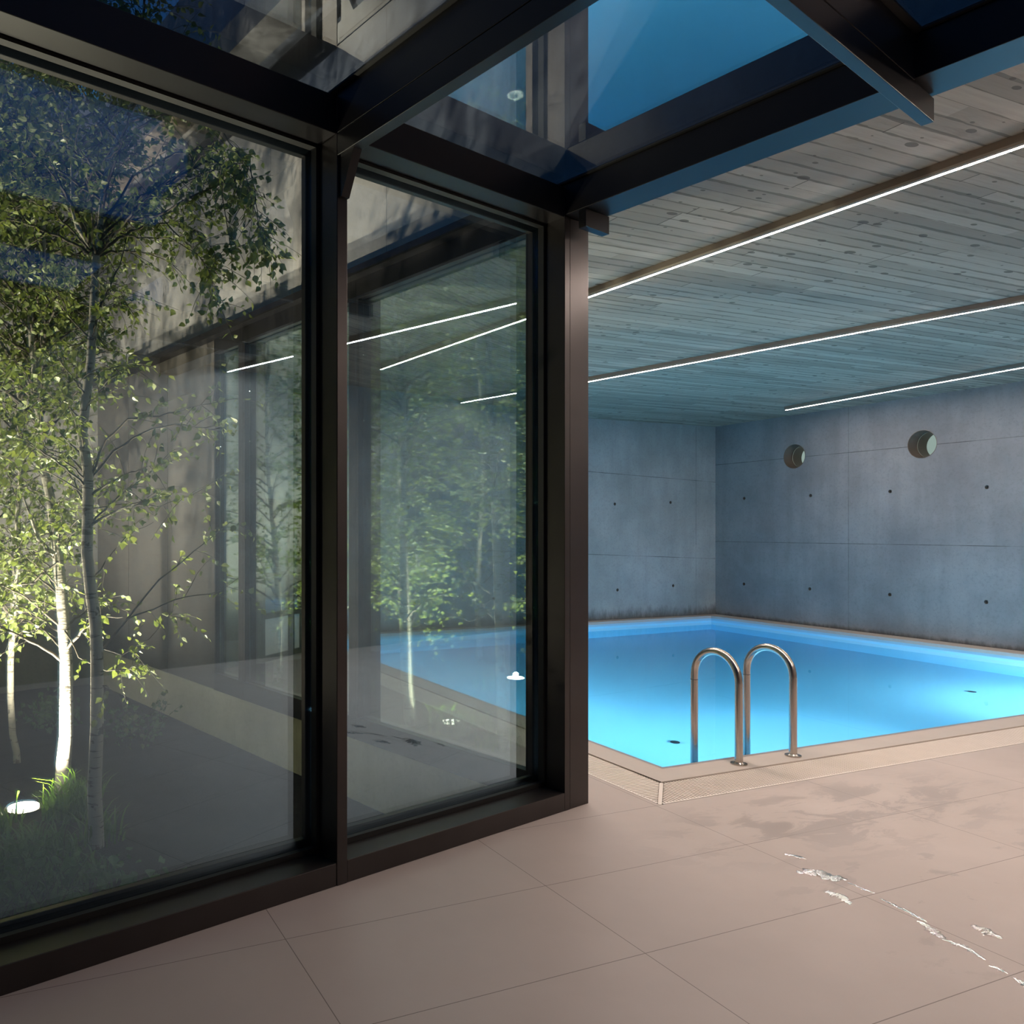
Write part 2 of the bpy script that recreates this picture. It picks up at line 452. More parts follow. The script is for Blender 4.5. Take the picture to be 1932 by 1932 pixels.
tb = [(5.558, 1.997), (6.801, 2.04), (5.616, .518), (6.862, .558), (4.3, 1.96), (4.37, .48), (3.05, 1.93), (3.12, .45), (1.6, 1.9), (1.7, .42), (.2, 1.85), (.3, .38)]
wall_holes('wall_back', [CW_B, TIE], P, 'y', BK, bx, RT, -.2, CZ + .1, [(u, z, .026, .05, .016, 1) for u, z in tb])
mb = MB().box(LW - .2, XR + .2, BEH - .25, BEH, 0, CZ + .4)
struct('wall_behind', mb, CW_G, R)
mb = MB().box(LW - .25, LW, BEH, 2.97, 0, CZ + .2)
struct('wall_left', mb, CW_G, R)
# garden side
gy = 10.35
mb = MB().box(-6.2, 3.95, gy, gy + .3, GROUND - .1, 7.2)
struct('wall_garden_back', mb, CW_U, R)
mb = MB().box(-6.5, -6.2, 2.9, gy, GROUND - .1, 6.2)
struct('wall_garden_left', mb, CW_U, R)
# tall concrete wall above the pool hall, with a recessed slot under an overhang
mb = MB()
mb.box(3.60, 3.95, BEH, gy, 3.46, 5.28)
mb.box(3.90, 3.95, BEH, gy, 5.28, 5.95)
mb.box(3.60, 3.95, BEH, gy, 5.95, 7.2)
struct('wall_upper', mb, CW_U, R)
mb = MB().box(3.30, 3.598, 3.0, gy - .002, 5.72, 5.98)
struct('trim_1', mb, OVERH, R)
# dark panels closing the hall beyond the last glazed bay
mb = MB()
for a, b in ((6.98, 8.115), (8.125, 9.25), (9.26, 10.34)): mb.box(3.57, 3.66, a, b, 0.0, 3.40)
struct('wall_panels', mb, PANEL, R)
# plinths and ground
mb = MB().box(3.56, 3.78, 3.0, QB, GROUND - .1, -.004)
struct('trim_2', mb, PLINTH, R)
mb = MB().box(LW, 3.56, 2.9, 3.02, GROUND - .1, -.004)
struct('trim_3', mb, PLINTH, R)
random.seed(3)
mb = MB(); nx, ny = 90, 70
from mathutils import noise as mnoise
gv = []
for j in range(ny + 1):
    for i in range(nx + 1):
        x = -6.3 + 9.86 * i / nx; y = 3.0 + 7.4 * j / ny
        h = mnoise.noise(Vector((x * 1.3, y * 1.3, 0))) * .03 + mnoise.noise(Vector((x * 6, y * 6, 3))) * .014
        edge = min(1, (3.56 - x) * 4, (y - 3.0) * 4)
        gv.append((x, y, GROUND + h * max(0, edge)))
mb.add(gv, [(j * (nx + 1) + i, j * (nx + 1) + i + 1, (j + 1) * (nx + 1) + i + 1, (j + 1) * (nx + 1) + i) for j in range(ny) for i in range(nx)], 0, True)
struct('ground', mb, SOILM, R)

# ------------------------------------------------------------------ glass walls
def pane(mb, x0, x1, y0, y1, z0, z1): mb.box(x0, x1, y0, y1, z0, z1)
wn = 0
def window_g(x0, x1):
    global wn; wn += 1
    t = Th('window_%d' % wn, R, ((x0 + x1) / 2, 2.97, 0), kind='structure')
    f = MB(); f.box(x0, x1, 2.81, 2.955, 0.0, .10)
    f.box(x0, x1, 3.012, 3.045, 0.0, .15); hd = MB(); hd.box(x0, x1, 2.81, 2.98, 3.275, 3.44); hd.box(x0, x1, 2.98, 3.045, 3.302, 3.44); hd.box(x0, x1, 3.012, 3.045, 3.245, 3.301)
    f.box(x0, x0 + .03, 3.012, 3.045, .15, 3.245); f.box(x1 - .03, x1, 3.012, 3.045, .15, 3.245)
    fo = t.part('frame', f, DM, b=.003); t.part('head_frame', hd, DM2, b=.003)  # head frame gets a darker steel colour to stand for its shade
    g = MB(); g.box(x0, x1, 2.956, 2.984, .0, .125); g.box(x0, x1, 2.945, 2.984, 3.262, 3.275)
    g.box(x0 + .001, x0 + .016, 2.945, 2.984, .125, 3.262); g.box(x1 - .016, x1 - .001, 2.945, 2.984, .125, 3.262)
    t.part('gasket', g, GASK, fo)
    p = MB().box(x0 + .002, x1 - .002, 2.986, 3.010, .05, 3.30)
    t.part('glass_pane', p, GL)
window_g(2.077, 3.568); window_g(.478, 2.019); window_g(-1.12, .42); window_g(-2.72, -1.18); window_g(LW, -2.78)
def window_q(y0, y1):
    global wn; wn += 1
    t = Th('window_%d' % wn, R, (3.61, (y0 + y1) / 2, 0), kind='structure')
    f = MB(); f.box(3.57, 3.779, y0, y1, 0, .10); f.box(3.545, 3.595, y0, y1, 0, .165)
    f.box(3.57, 3.779, y0, y1, 3.29, 3.44); f.box(3.545, 3.595, y0, y1, 3.255, 3.44)
    f.box(3.545, 3.595, y0, y0 + .03, .165, 3.255); f.box(3.545, 3.595, y1 - .03, y1, .165, 3.255)
    fo = t.part('frame', f, DM2, b=.003)
    t.part('glass_pane', MB().box(3.605, 3.615, y0 + .005, y1 - .005, .10, 3.30), GLQ)
window_q(3.04, 4.69); window_q(4.75, 6.395); window_q(6.455, 6.975)
# metal ledge over the garden glazing
struct('trim_4', MB().box(3.465, 3.60, 3.05, QB, 3.40, 3.462), DM2, R)

posts = [(2.019, 2.077, 'slim dark steel post between the two big garden windows'),
         (.42, .478, 'slim dark steel post at the outer end of the large left window'),
         (-1.18, -1.12, 'slim dark steel post further along the glass wall, near the far end'),
         (-2.78, -2.72, 'slim dark steel post nearest the end wall of the glazed passage')]
for x0, x1, lb in posts:
    t = Th('steel_post', R, ((x0 + x1) / 2, 2.9, 0), lb, 'post', 'slim posts of the glass wall')
    t.part('fin', MB().box(x0 + .001, x1 - .001, 2.808, 3.045, .0, 3.44), DM, b=.003)
    br = MB(); xa, xb = x0 + .012, x1 - .004
    br.add([(xa, 2.81, 3.18), (xa, 2.70, 3.18), (xa, 2.79, 3.00), (xa, 2.81, 3.00), (xb, 2.81, 3.18), (xb, 2.70, 3.18), (xb, 2.79, 3.00), (xb, 2.81, 3.00)],
           [(0, 1, 2, 3), (7, 6, 5, 4), (1, 0, 4, 5), (2, 1, 5, 6), (3, 2, 6, 7), (0, 3, 7, 4)])
    t.part('bracket', br, DM2)
t = Th('corner_post', R, (3.67, 2.92, 0), 'wide dark bronze corner post where the glass wall meets the pool hall', 'post')
t.part('cover_plate', MB().box(3.568, 3.612, 2.81, 3.04, 0, 3.282), DM, b=.002)
t.part('column', MB().box(3.616, 3.779, 2.812, 3.04, 0, 3.282), DM, b=.002)
for y, lb in ((4.69, 'dark steel post between the first and second garden-side panes of the pool hall'),
              (6.395, 'dark steel post before the last narrow garden-side pane of the pool hall')):
    solo('steel_post', MB().box(3.545, 3.779, y + .001, y + .059, 0, 3.44), DM2, R, (3.66, y + .03, 0), lb, 'post', 'posts of the hall glazing')

# ------------------------------------------------------------------ roof steel and roof glass
def fin(x0, x1, y0, y1, label, cut=None):
    t = Th('roof_beam', R, ((x0 + x1) / 2, (y0 + y1) / 2, 3.18), label, 'beam', 'fins carrying the glass roof')
    t.part('lower_flange', MB().box(x0, cut or x1, y0, y1, 3.18, 3.274), DM2, b=.002)
    t.part('upper_web', MB().box(x0, x1, y0, y1, 3.278, 3.455), DM2, b=.002)
fin(2.019, 2.077, BEH, 2.806, 'deep dark steel roof beam running from the slim post up over the viewer')
fin(.42, .478, BEH, 2.806, 'deep dark steel roof beam over the left part of the glazed passage')
fin(-1.18, -1.12, BEH, 2.806, 'deep dark steel roof beam second from the end wall of the passage')
fin(-2.78, -2.72, BEH, 2.806, 'deep dark steel roof beam nearest the end wall of the passage')
cross = [(1.157, 1.202, 'at upper right, its end poking past the pool hall edge beam'), (-.52, -.475, 'behind the viewer')]
for y0, y1, lb in cross:
    fin(2.079, 3.565, y0, y1, 'slender cross beam of the glass roof ' + lb, 3.77)
    fin(.480, 2.017, y0, y1, 'middle cross beam of the glass roof, in line with the one ' + lb)
    fin(-1.118, .418, y0, y1, 'outer cross beam of the glass roof, in line with the one ' + lb)
solo('beam_end', MB().box(3.57, 3.777, 2.673, 2.72, 3.185, 3.282), DM2, R, (3.67, 2.7, 3.185), 'short square steel stub projecting from the top of the wide corner post', 'bracket', b=.002)
solo('edge_beam', MB().box(3.567, 3.775, BEH, 3.04, 3.286, 3.455), DM2, R, (3.67, .4, 3.286), 'heavy dark edge beam between the glass roof and the board-marked ceiling', 'beam', b=.003)
solo('head_rail', MB().box(3.567, 3.775, 3.045, QB, 3.442, 3.46), DM2, R, (3.67, 6, 3.442), 'dark steel head rail above the garden-side hall glazing', 'rail')

xs = [(-4.6, -2.75), (-2.75, -1.15), (-1.15, .449), (.449, 2.048), (2.048, 3.6)]
ys = [(BEH, -.5), (-.5, 1.18), (1.18, 3.03)]
for x0, x1 in xs:
    for y0, y1 in ys:
        wn += 1
        t = Th('window_%d' % wn, R, ((x0 + x1) / 2, (y0 + y1) / 2, 3.46), kind='structure')
        t.part('glass_pane', MB().box(x0 + .004, x1 - .004, y0 + .004, y1 - .004, 3.466, 3.476), GLR)
        f = MB(); e = .05
        f.box(x0, x0 + e, y0, y1, 3.456, 3.465); f.box(x1 - e, x1, y0, y1, 3.456, 3.465)
        f.box(x0 + e, x1 - e, y0, y0 + e, 3.456, 3.465); f.box(x0 + e, x1 - e, y1 - e, y1, 3.456, 3.465)
        t.part('frame', f, GASK)

# ------------------------------------------------------------------ pool
ZB = -1.35; ZW = -.065; PX = 7.55; PY = 6.67
b = MB()
def quad(mb, a, b_, c, d, mi=0): mb.add([a, b_, c, d], [(0, 1, 2, 3)], mi)
quad(b, (0, 0, ZB), (PX, 0, ZB), (PX, PY, ZB), (0, PY, ZB))
for (p, q) in (((0, 0), (PX, 0)), ((PX, 0), (PX, PY)), ((PX, PY), (0, PY)), ((0, PY), (0, 0))):
    quad(b, (p[0], p[1], ZB), (q[0], q[1], ZB), (q[0], q[1], ZW), (p[0], p[1], ZW))
    quad(b, (p[0], p[1], ZW), (q[0], q[1], ZW), (q[0], q[1], -.03), (p[0], p[1], -.03), 1)
    quad(b, (p[0], p[1], -.03), (q[0], q[1], -.03), (q[0], q[1], -.001), (p[0], p[1], -.001), 2)
struct('pool_basin', b, [LINER, LINER_RIM, COPE], P)
wt = MB(); wt.box(-.002, PX + .002, -.002, PY + .002, ZB - .03, ZW)
tag(struct('pool_water', wt, WATER, P), 'still turquoise water filling the indoor pool', 'water', kind='stuff')
c = Th('pool_coping', P, (3.9, -.12, 0), 'pale beige stone coping around the near and left edges of the pool', 'coping')
m = MB()
RC = RT - .003; BC = BK - .003
m.add([(-.25, -.25, .006), (RC, -.25, .006), (RC, -.05, .006), (-.05, -.05, .006)], [(0, 1, 2, 3)])
m.add([(-.25, -.25, .006), (-.05, -.05, .006), (-.05, BC, .006), (-.25, BC, .006)], [(0, 1, 2, 3)])
m.add([(-.25, -.25, -.1), (RC, -.25, -.1), (RC, -.25, .006), (-.25, -.25, .006)], [(0, 1, 2, 3)])
m.add([(-.25, -.25, -.1), (-.25, BC, -.1), (-.25, BC, .006), (-.25, -.25, .006)], [(0, 1, 2, 3)])
c.part('stone_slab', m, COPE)
m = MB()
m.add([(-.05, -.05, .006), (PX, -.05, .006), (PX, 0, -.001), (0, 0, -.001)], [(0, 1, 2, 3)])
m.add([(-.05, -.05, .006), (0, 0, -.001), (0, BC - .2, -.001), (-.05, BC - .2, .006)], [(0, 1, 2, 3)])
c.part('nosing', m, NOSE, label='darker sloping inner edge')
m = MB(); m.box(0.003, RT - .003, PY + .003, BK - .003, -.12, .012); m.box(PX + .003, RT - .003, 0.003, PY, -.12, .012)
solo('rim_ledge', m, COPE, P, (PX, PY, 0), 'narrow grey stone ledge between the water and the concrete walls', 'ledge')
# gutter under the grates
m = MB()
m.box(-.55, RT, -.55, -.25, -.14, -.13); m.box(-.55, -.25, -.25, BK, -.14, -.13)
m.box(-.55, RT, -.553, -.55, -.14, -.001); m.box(-.553, -.55, -.55, BK, -.14, -.001)
struct('trim_5', m, DARKG, P)
PIT = .0225; SL = .013
def grate_mb(l):
    m = MB(); n = 44
    for i in range(n): m.box(i * PIT, i * PIT + SL, -.535, -.262, -.02, .001)
    m.box(0, l - .002, -.548, -.535, -.02, .001); m.box(0, l - .002, -.262, -.254, -.02, -.003)
    return m
gn = grate_mb(.99)
def place_grate(x, y, rot, i, label, group):
    global gme
    o = bpy.data.objects.new('gutter_grate', gme); COL.objects.link(o)
    o.location = P.w((x, y, 0)); o.rotation_euler = (0, 0, P.a + rot); return tag(o, label, 'grate', group)
ORD = ('nearest piece', 'second piece', 'third piece', 'fourth piece', 'fifth piece', 'sixth piece', 'seventh piece', 'last piece')
gme = gn.mesh('gutter_grate', GRATE)
for i in range(8):
    o = place_grate(i * .99 - .04, 0, 0, i, 'cream slatted gutter grate of the near pool edge, %s from the pool corner' % ORD[i], 'near edge gutter grates')
    if i == 7: o.scale = (.9, 1, 1)
gme = gn.mesh('gutter_grate', GRATE)
for v in gme.vertices: v.co.x, v.co.y = v.co.y, v.co.x
gme.flip_normals()
for i in range(7):
    o = place_grate(0, i * .99 - .04, 0, i, 'cream slatted gutter grate along the left pool edge, %s from the pool corner' % ORD[i], 'left edge gutter grates')
    if i == 6: o.scale = (1, .95, 1)
for k in (0, 1):
    m = MB(); n = int(.51 / PIT)
    for i in range(n):
        x = -.535 + i * PIT
        top = min(-.262, x - .012)
        if top > -.53: 
            if k == 0: m.box(x, x + SL, -.535, top, -.02, .001)
            else: m.box(-.535, top, x, x + SL, -.02, .001)
    if k == 0:
        m.box(-.52, -.044, -.548, -.535, -.02, .001)
        m.add([(-.55, -.55, .001), (-.535, -.55, .001), (-.25, -.265, .001), (-.25, -.25, .001)], [(0, 1, 2, 3)])
    else:
        m.box(-.548, -.535, -.52, -.044, -.02, .001)
        m.add([(-.55, -.55, .001), (-.25, -.25, .001), (-.265, -.25, .001), (-.55, -.535, .001)], [(0, 1, 2, 3)])
    solo('corner_grate', m, GRATE, P, (-.4, -.4, 0), 'mitred cream gutter grate at the pool corner, ' + ('half with slats pointing away from the viewer' if k == 0 else 'half with slats lying crosswise'), 'grate')

# pool lamps: added fill pair on the left wall, then the near wall
LENS = m_emit('lamp_lens', (.8, .95, 1.0), 30)
for (lx, ly, lb) in ((.0, 2.9, 'added underwater fill lamp in the left pool wall, nearer the corner post'), (.0, 5.2, 'added underwater fill lamp in the left pool wall, nearer the back wall')):  # added unseen lamps that even out the light in the pool
    t = Th('pool_lamp', P, (lx, ly, -.6), lb, 'lamp', 'underwater lamps')
    t.part('rim', MB().tube([(lx, ly, -.6), (lx + .035, ly, -.6)], [.15, .15], 28), STEEL)
    t.part('lens', MB().tube([(lx + .034, ly, -.6), (lx + .042, ly, -.6)], [.12, .12], 28), LENS)
    ld = bpy.data.lights.new('pool_light', 'AREA'); ld.shape = 'DISK'; ld.size = .24; ld.energy = POOLW * .8
    ld.color = (.85, .93, 1.0)
    lo = bpy.data.objects.new('light', ld); COL.objects.link(lo); lo.parent = t.o
    lo.location = (.06, 0, 0); lo.rotation_euler = Vector((1, 0, 0)).to_track_quat('-Z', 'Y').to_euler()
for i, x in enumerate((2.3, 6.15)):
    t = Th('pool_lamp', P, (x, .01, -.75), ('round underwater lamp in the near pool wall, close to the ladder', 'round underwater lamp in the near pool wall, furthest from the ladder')[i], 'lamp', 'underwater lamps')
    ri = MB(); ri.tube([(x, .0, -.75), (x, .035, -.75)], [.15, .15], 28); t.part('rim', ri, STEEL)
    ln = MB(); ln.tube([(x, .034, -.75), (x, .042, -.75)], [.12, .12], 28); t.part('lens', ln, LENS)
    ld = bpy.data.lights.new('pool_light', 'AREA'); ld.shape = 'DISK'; ld.size = .24; ld.energy = POOLW * 1.5
    ld.color = (.85, .93, 1.0)
    lo = bpy.data.objects.new('light', ld); COL.objects.link(lo); lo.parent = t.o
    lo.location = (0, .06, 0); lo.rotation_euler = (PI / 2 - .25, 0, 0); lo.rotation_euler = (math.radians(78), 0, PI)
    lo.rotation_euler = Vector((0, 1, -.05)).to_track_quat('-Z', 'Y').to_euler()
for (x, y, lb) in ((1.68, 1.59, 'small dark round drain in the pool floor, nearer the ladder'), (6.13, 1.64, 'small dark round drain in the pool floor, off to the right')):
    solo('floor_drain', MB().cyl((x, y), .042, ZB, ZB + .012), GASK, P, (x, y, ZB), lb, 'drain')

# ladder
t = Th('pool_ladder', P, (.75, -.16, 0), 'brushed steel pool ladder with two hooped handrails at the near pool edge', 'ladder')
for x in (.498, 1.0):
    pts = [(x, -.158, .0), (x, -.158, .2), (x, -.158, .40), (x, -.158, .535)]
    for k in range(1, 18):
        a = PI - PI * k / 18; pts.append((x, .030 + .188 * math.cos(a), .535 + .188 * math.sin(a)))
    pts += [(x, .218, .535), (x, .218, .3), (x, .218, 0), (x, .218, -.5), (x, .218, -1.0)]
    r = t.part('handrail', MB().tube(pts, .0255, 20), STEEL)
    fl = MB().cyl((x, -.158), .052, .006, .013, 28); fl.cyl((x, -.158), .036, .013, .022, 24, r2=.028)
    t.part('flange', fl, STEEL, r)
    jn = MB().cyl((x, .218), .0262, .50, .503, 20); t.part('joint_ring', jn, GASK, r)
for z in (-.35, -.62, -.89): t.part('step', MB().box(.52, .98, .19, .27, z, z + .03), STEEL, b=.006)

solo('wall_plug', MB().tube([(3.60, 5.43, 4.41), (3.585, 5.43, 4.41), (3.57, 5.43, 4.41)], [.03, .026, .012], 16), m_simple('plug', (.45, .38, .3), .4, .3), R, (3.6, 5.43, 4.38), 'small round plug on the concrete wall beside the top of the slim post', 'plug')
# portholes
SLEEVE = m_simple('sleeve_steel', (.16, .125, .105), .55, .3, 4, .15)
LIT = m_emit('lit_room_beyond', (.50, .66, .60), .55)
for (u, z, lb) in ((5.266, 2.76, 'round steel-lined porthole high in the right wall, nearer the room corner'), (3.261, 2.76, 'larger-looking round steel-lined porthole high in the right wall, nearer the viewer')):
    t = Th('porthole', P, (RT, u, z - .2), lb, 'porthole')
    n = 48; s = MB()
    def ring(r, d): return [(RT + d, u + r * math.cos(2 * PI * k / n), z + r * math.sin(2 * PI * k / n)) for k in range(n)]
    def band(mb, A, B_): mb.add(A + B_, [(k, (k + 1) % n, n + (k + 1) % n, n + k) for k in range(n)], 0, True)
    band(s, ring(.199, .002), ring(.199, .42)); band(s, ring(.199, -.003), ring(.194, -.003)); band(s, ring(.194, -.003), ring(.194, .42)); band(s, ring(.199, -.003), ring(.199, .01))
    t.part('sleeve', s, SLEEVE)
    s2 = MB(); band(s2, ring(.194, .19), ring(.186, .19)); band(s2, ring(.186, .19), ring(.186, .198)); band(s2, ring(.194, .198), ring(.186, .198))
    t.part('seam_ring', s2, STEEL)
    s3 = MB(); s3.add(ring(.193, .415), [tuple(range(n))]); t.part('glass_pane', s3, LIT, label='pale lit glass')
    s4 = MB().box(RT + .405, RT + .412, u - .15, u - .06, z - .02, z - .005); t.part('bar', s4, GASK)

# framed glazed screen standing deep in the hall
SFR = Fr(tuple(R.w((4.39, 7.92, 0)))[:2], AR + math.atan2(.41, .85))
t = Th('glazed_screen', SFR, (.5, 0, 0), 'dark framed glazed screen with pale lower panel, deep in the hall beside the pool', 'screen')
f = MB(); f.box(0, 1.25, -.03, .03, 0, .07); f.box(0, .06, -.03, .03, .07, 1.9); f.box(.94, 1.06, -.03, .03, .07, 1.9); f.box(1.21, 1.25, -.03, .03, .07, 1.9)
f.box(.06, 1.21, -.03, .03, .50, .57); f.box(.06, .94, -.02, .02, 1.0, 1.04); f.box(0, 1.25, -.06, .06, 1.62, 1.92)
t.part('frame', f, DM2, b=.003)
t.part('lower_panel', MB().box(.06, .94, -.008, .008, .07, .50).box(1.06, 1.21, -.008, .008, .07, .50), m_simple('pale_panel', (.75, .75, .72), .5))
t.part('glass_pane', MB().box(.06, .94, -.006, .006, .57, 1.62).box(1.06, 1.21, -.006, .006, .57, 1.62), GL)

# ------------------------------------------------------------------ light strips
strips = [((-.08, 4.25), (.90, -5.12), 'long glowing light strip nearest the glass roof, running over the pool corner'),
          ((2.50, 4.40), (4.56, -4.20), 'middle glowing light strip crossing the ceiling above the pool'),
          ((6.94, 4.68), (6.05, -3.6), 'glowing light strip closest to the right wall with its far end in view')]
for (a, b_, lb) in strips:
    A = P.w((a[0], a[1], 0)); B_ = P.w((b_[0], b_[1], 0)); d = (B_ - A); L = d.length; ang = math.atan2(d.y, d.x)
    t = Th('light_strip', Fr((A.x, A.y), ang), (0, 0, 3.38), lb, 'light', 'linear ceiling lights')
    h = MB(); prof = [(-.027, CZ - .001), (-.027, 3.402), (-.022, 3.390), (-.011, 3.384), (.011, 3.384), (.022, 3.390), (.027, 3.402), (.027, CZ - .001)]
    h.add([(0, a_, z_) for a_, z_ in prof] + [(L, a_, z_) for a_, z_ in prof], [(k, (k + 1) % 8, 8 + (k + 1) % 8, 8 + k) for k in range(8)] + [tuple(range(8))[::-1], tuple(range(8, 16))])
    t.part('housing', h, HOUS)
    e = MB(); e.box(.004, L - .004, -.0085, .0085, 3.3828, 3.3838)
    t.part('diffuser', e, STRIP1 if a[0] < 0 else STRIPM)

# ------------------------------------------------------------------ birches
def leaf(mb, p, d, up, s):
    d = d.normalized(); n = up - d * up.dot(d)
    n = n.normalized() if n.length > 1e-4 else d.orthogonal().normalized()
    r = d.cross(n); k = .10 * s
    b0 = p; m1 = p + d * s * .38; tip = p + d * s
    l1 = m1 + r * s * .40 + n * k; r1 = m1 - r * s * .40 + n * k
    l2 = p + d * s * .12 + r * s * .26 + n * k * .6; r2 = p + d * s * .12 - r * s * .26 + n * k * .6
    mb.add([b0, l2, l1, tip, r1, r2, m1], [(0, 6, 2, 1), (6, 3, 2), (0, 5, 4, 6), (6, 4, 3)])
def rv(): 
    while True:
        v = Vector((random.uniform(-1, 1), random.uniform(-1, 1), random.uniform(-1, 1)))
        if .05 < v.length < 1: return v.normalized()
def twig(bm_, lm, p, d, L, droop, ls, nleaf):
    pts = [p]; q = p.copy(); v = d.copy(); n = 4
    for i in range(n):
        q = q + v * (L / n); v = (v + Vector((0, 0, -droop)) + rv() * .16).normalized(); pts.append(q.copy())
    bm_.tube(pts, [.0028, .0024, .002, .0016, .0012], 3, cap=False)
    for i in range(nleaf):
        t = (i + .6) / nleaf * n; k = min(n - 1, int(t)); f = t - k
        x = pts[k].lerp(pts[k + 1], f); s = ls * random.uniform(.55, 1.2)
        dd = ((pts[k + 1] - pts[k]).normalized() * .3 + rv() * .8 + Vector((0, 0, -.45))).normalized()
        leaf(lm, x + dd * .012, dd, rv() * .9 + Vector((0, 0, .5)), s)
def branch(bm_, lm, pts, r0, ls, tw, dens, droop=.18, start=.2):
    """pts: world polyline"""
    P2 = []
    for i in range(len(pts) - 1):
        for k in range(3): P2.append(pts[i].lerp(pts[i + 1], k / 3) + rv() * (.006 if P2 else 0))
    P2.append(pts[-1]); n = len(P2)
    bm_.tube(P2, [r0 * (1 - .8 * i / (n - 1)) for i in range(n)], 5, cap=False)
    tot = sum((P2[i + 1] - P2[i]).length for i in range(n - 1)); cnt = max(2, int(tot * dens))
    for i in range(cnt):
        t = start + (1 - start) * random.random() ** .8; x = t * (n - 1); k = min(n - 2, int(x)); p = P2[k].lerp(P2[k + 1], x - k)
        d = (P2[k + 1] - P2[k]).normalized(); dd = (d * .7 + rv() * .8).normalized()
        twig(bm_, lm, p, dd, tw * random.uniform(.4, 1.1), droop, ls, random.randint(5, 9))
def grow(trunk, z0, z1, count, spread, ls, tw, dens, bm_, lm, up=.9, droop=.12, az=None):
    for i in range(count):
        z = z0 + (z1 - z0) * (i + random.random()) / count
        k = 0
        while k < len(trunk) - 2 and trunk[k + 1].z < z: k += 1
        f = max(0, min(1, (z - trunk[k].z) / max(1e-4, trunk[k + 1].z - trunk[k].z))); p = trunk[k].lerp(trunk[k + 1], f)
        a = random.uniform(0, 2 * PI) if az is None else random.uniform(*az)
        rel = (z - z0) / (z1 - z0 + 1e-6)
        L = spread * random.uniform(.55, 1.1) * (1 - .45 * rel)
        v = Vector((math.cos(a), math.sin(a), up * random.uniform(.6, 1.3))).normalized(); q = p.copy(); pts = [q.copy()]
        for s in range(5):
            q = q + v * (L / 5); v = (v + Vector((0, 0, -droop)) + rv() * .10).normalized(); pts.append(q.copy())
        branch(bm_, lm, pts, .010 * (1.2 - .6 * rel) * (L + .3), ls, tw, dens)
def birch(label, trunks, grows, branches=(), ls=.05, seed=1, dens=13):
    """trunks: list of (points, radii); grows: (trunk index, z0, z1, count, spread)"""
    random.seed(seed)
    base = trunks[0][0][0]; t = Th('birch_tree', WD, tuple(base), label, 'tree', 'birches in the garden court')
    T_ = MB()
    for pts, rad in trunks: T_.tube(pts, rad, 12, cap=False)
    bm_, lm = MB(), MB()
    for g in grows: grow(trunks[g[0]][0], g[1], g[2], g[3], g[4], ls, .38, dens, bm_, lm, *(g[5:] if len(g) > 5 else ()))
    for br in branches: branch(bm_, lm, br[0], br[1], ls, .34, br[2] if len(br) > 2 else dens)
    t.part('trunk', T_, BARK); t.part('branches', bm_, BARK2); t.part('foliage', lm, LEAF)
    return t.o
def line(Y, pts, dY=0):
    n = len(pts); return [at(x, y, Y + dY * i / max(1, n - 1)) for i, (x, y) in enumerate(pts)]

# main birch with lit trunk
T2 = line(6.06, [(118, 1495), (120, 1440), (125, 1387), (125, 1250), (120, 1181), (116, 1113), (108, 1044), (96, 942), (80, 873), (70, 737), (58, 617), (60, 480), (55, 300), (58, 100), (62, -150), (60, -420)], .2)
r2 = [.062, .056, .052, .048, .046, .044, .040, .036, .034, .030, .026, .023, .020, .016, .012, .006]
st = line(6.05, [(104, 1046), (88, 1034), (73, 1017), (58, 975), (44, 938)]); 
birch('birch with the brightly lit pale trunk right behind the round ground light',
      [(T2, r2), (st, [.018, .016, .014, .011, .007]), (line(6.15, [(70, 737), (83, 640), (82, 512), (83, 307), (95, 100), (100, -120)], .3), [.02, .019, .017, .014, .010, .005])],
      [(0, .5, 2.2, 30, .9), (0, 2.2, 5.6, 95, 1.15), (2, 2.8, 5.0, 34, .95)],
      [(line(6.0, [(122, 1190), (150, 1240), (200, 1265), (250, 1262)], -.3), .008), (line(6.0, [(110, 1060), (60, 1100), (10, 1105), (-30, 1090)]), .01)], seed=11)
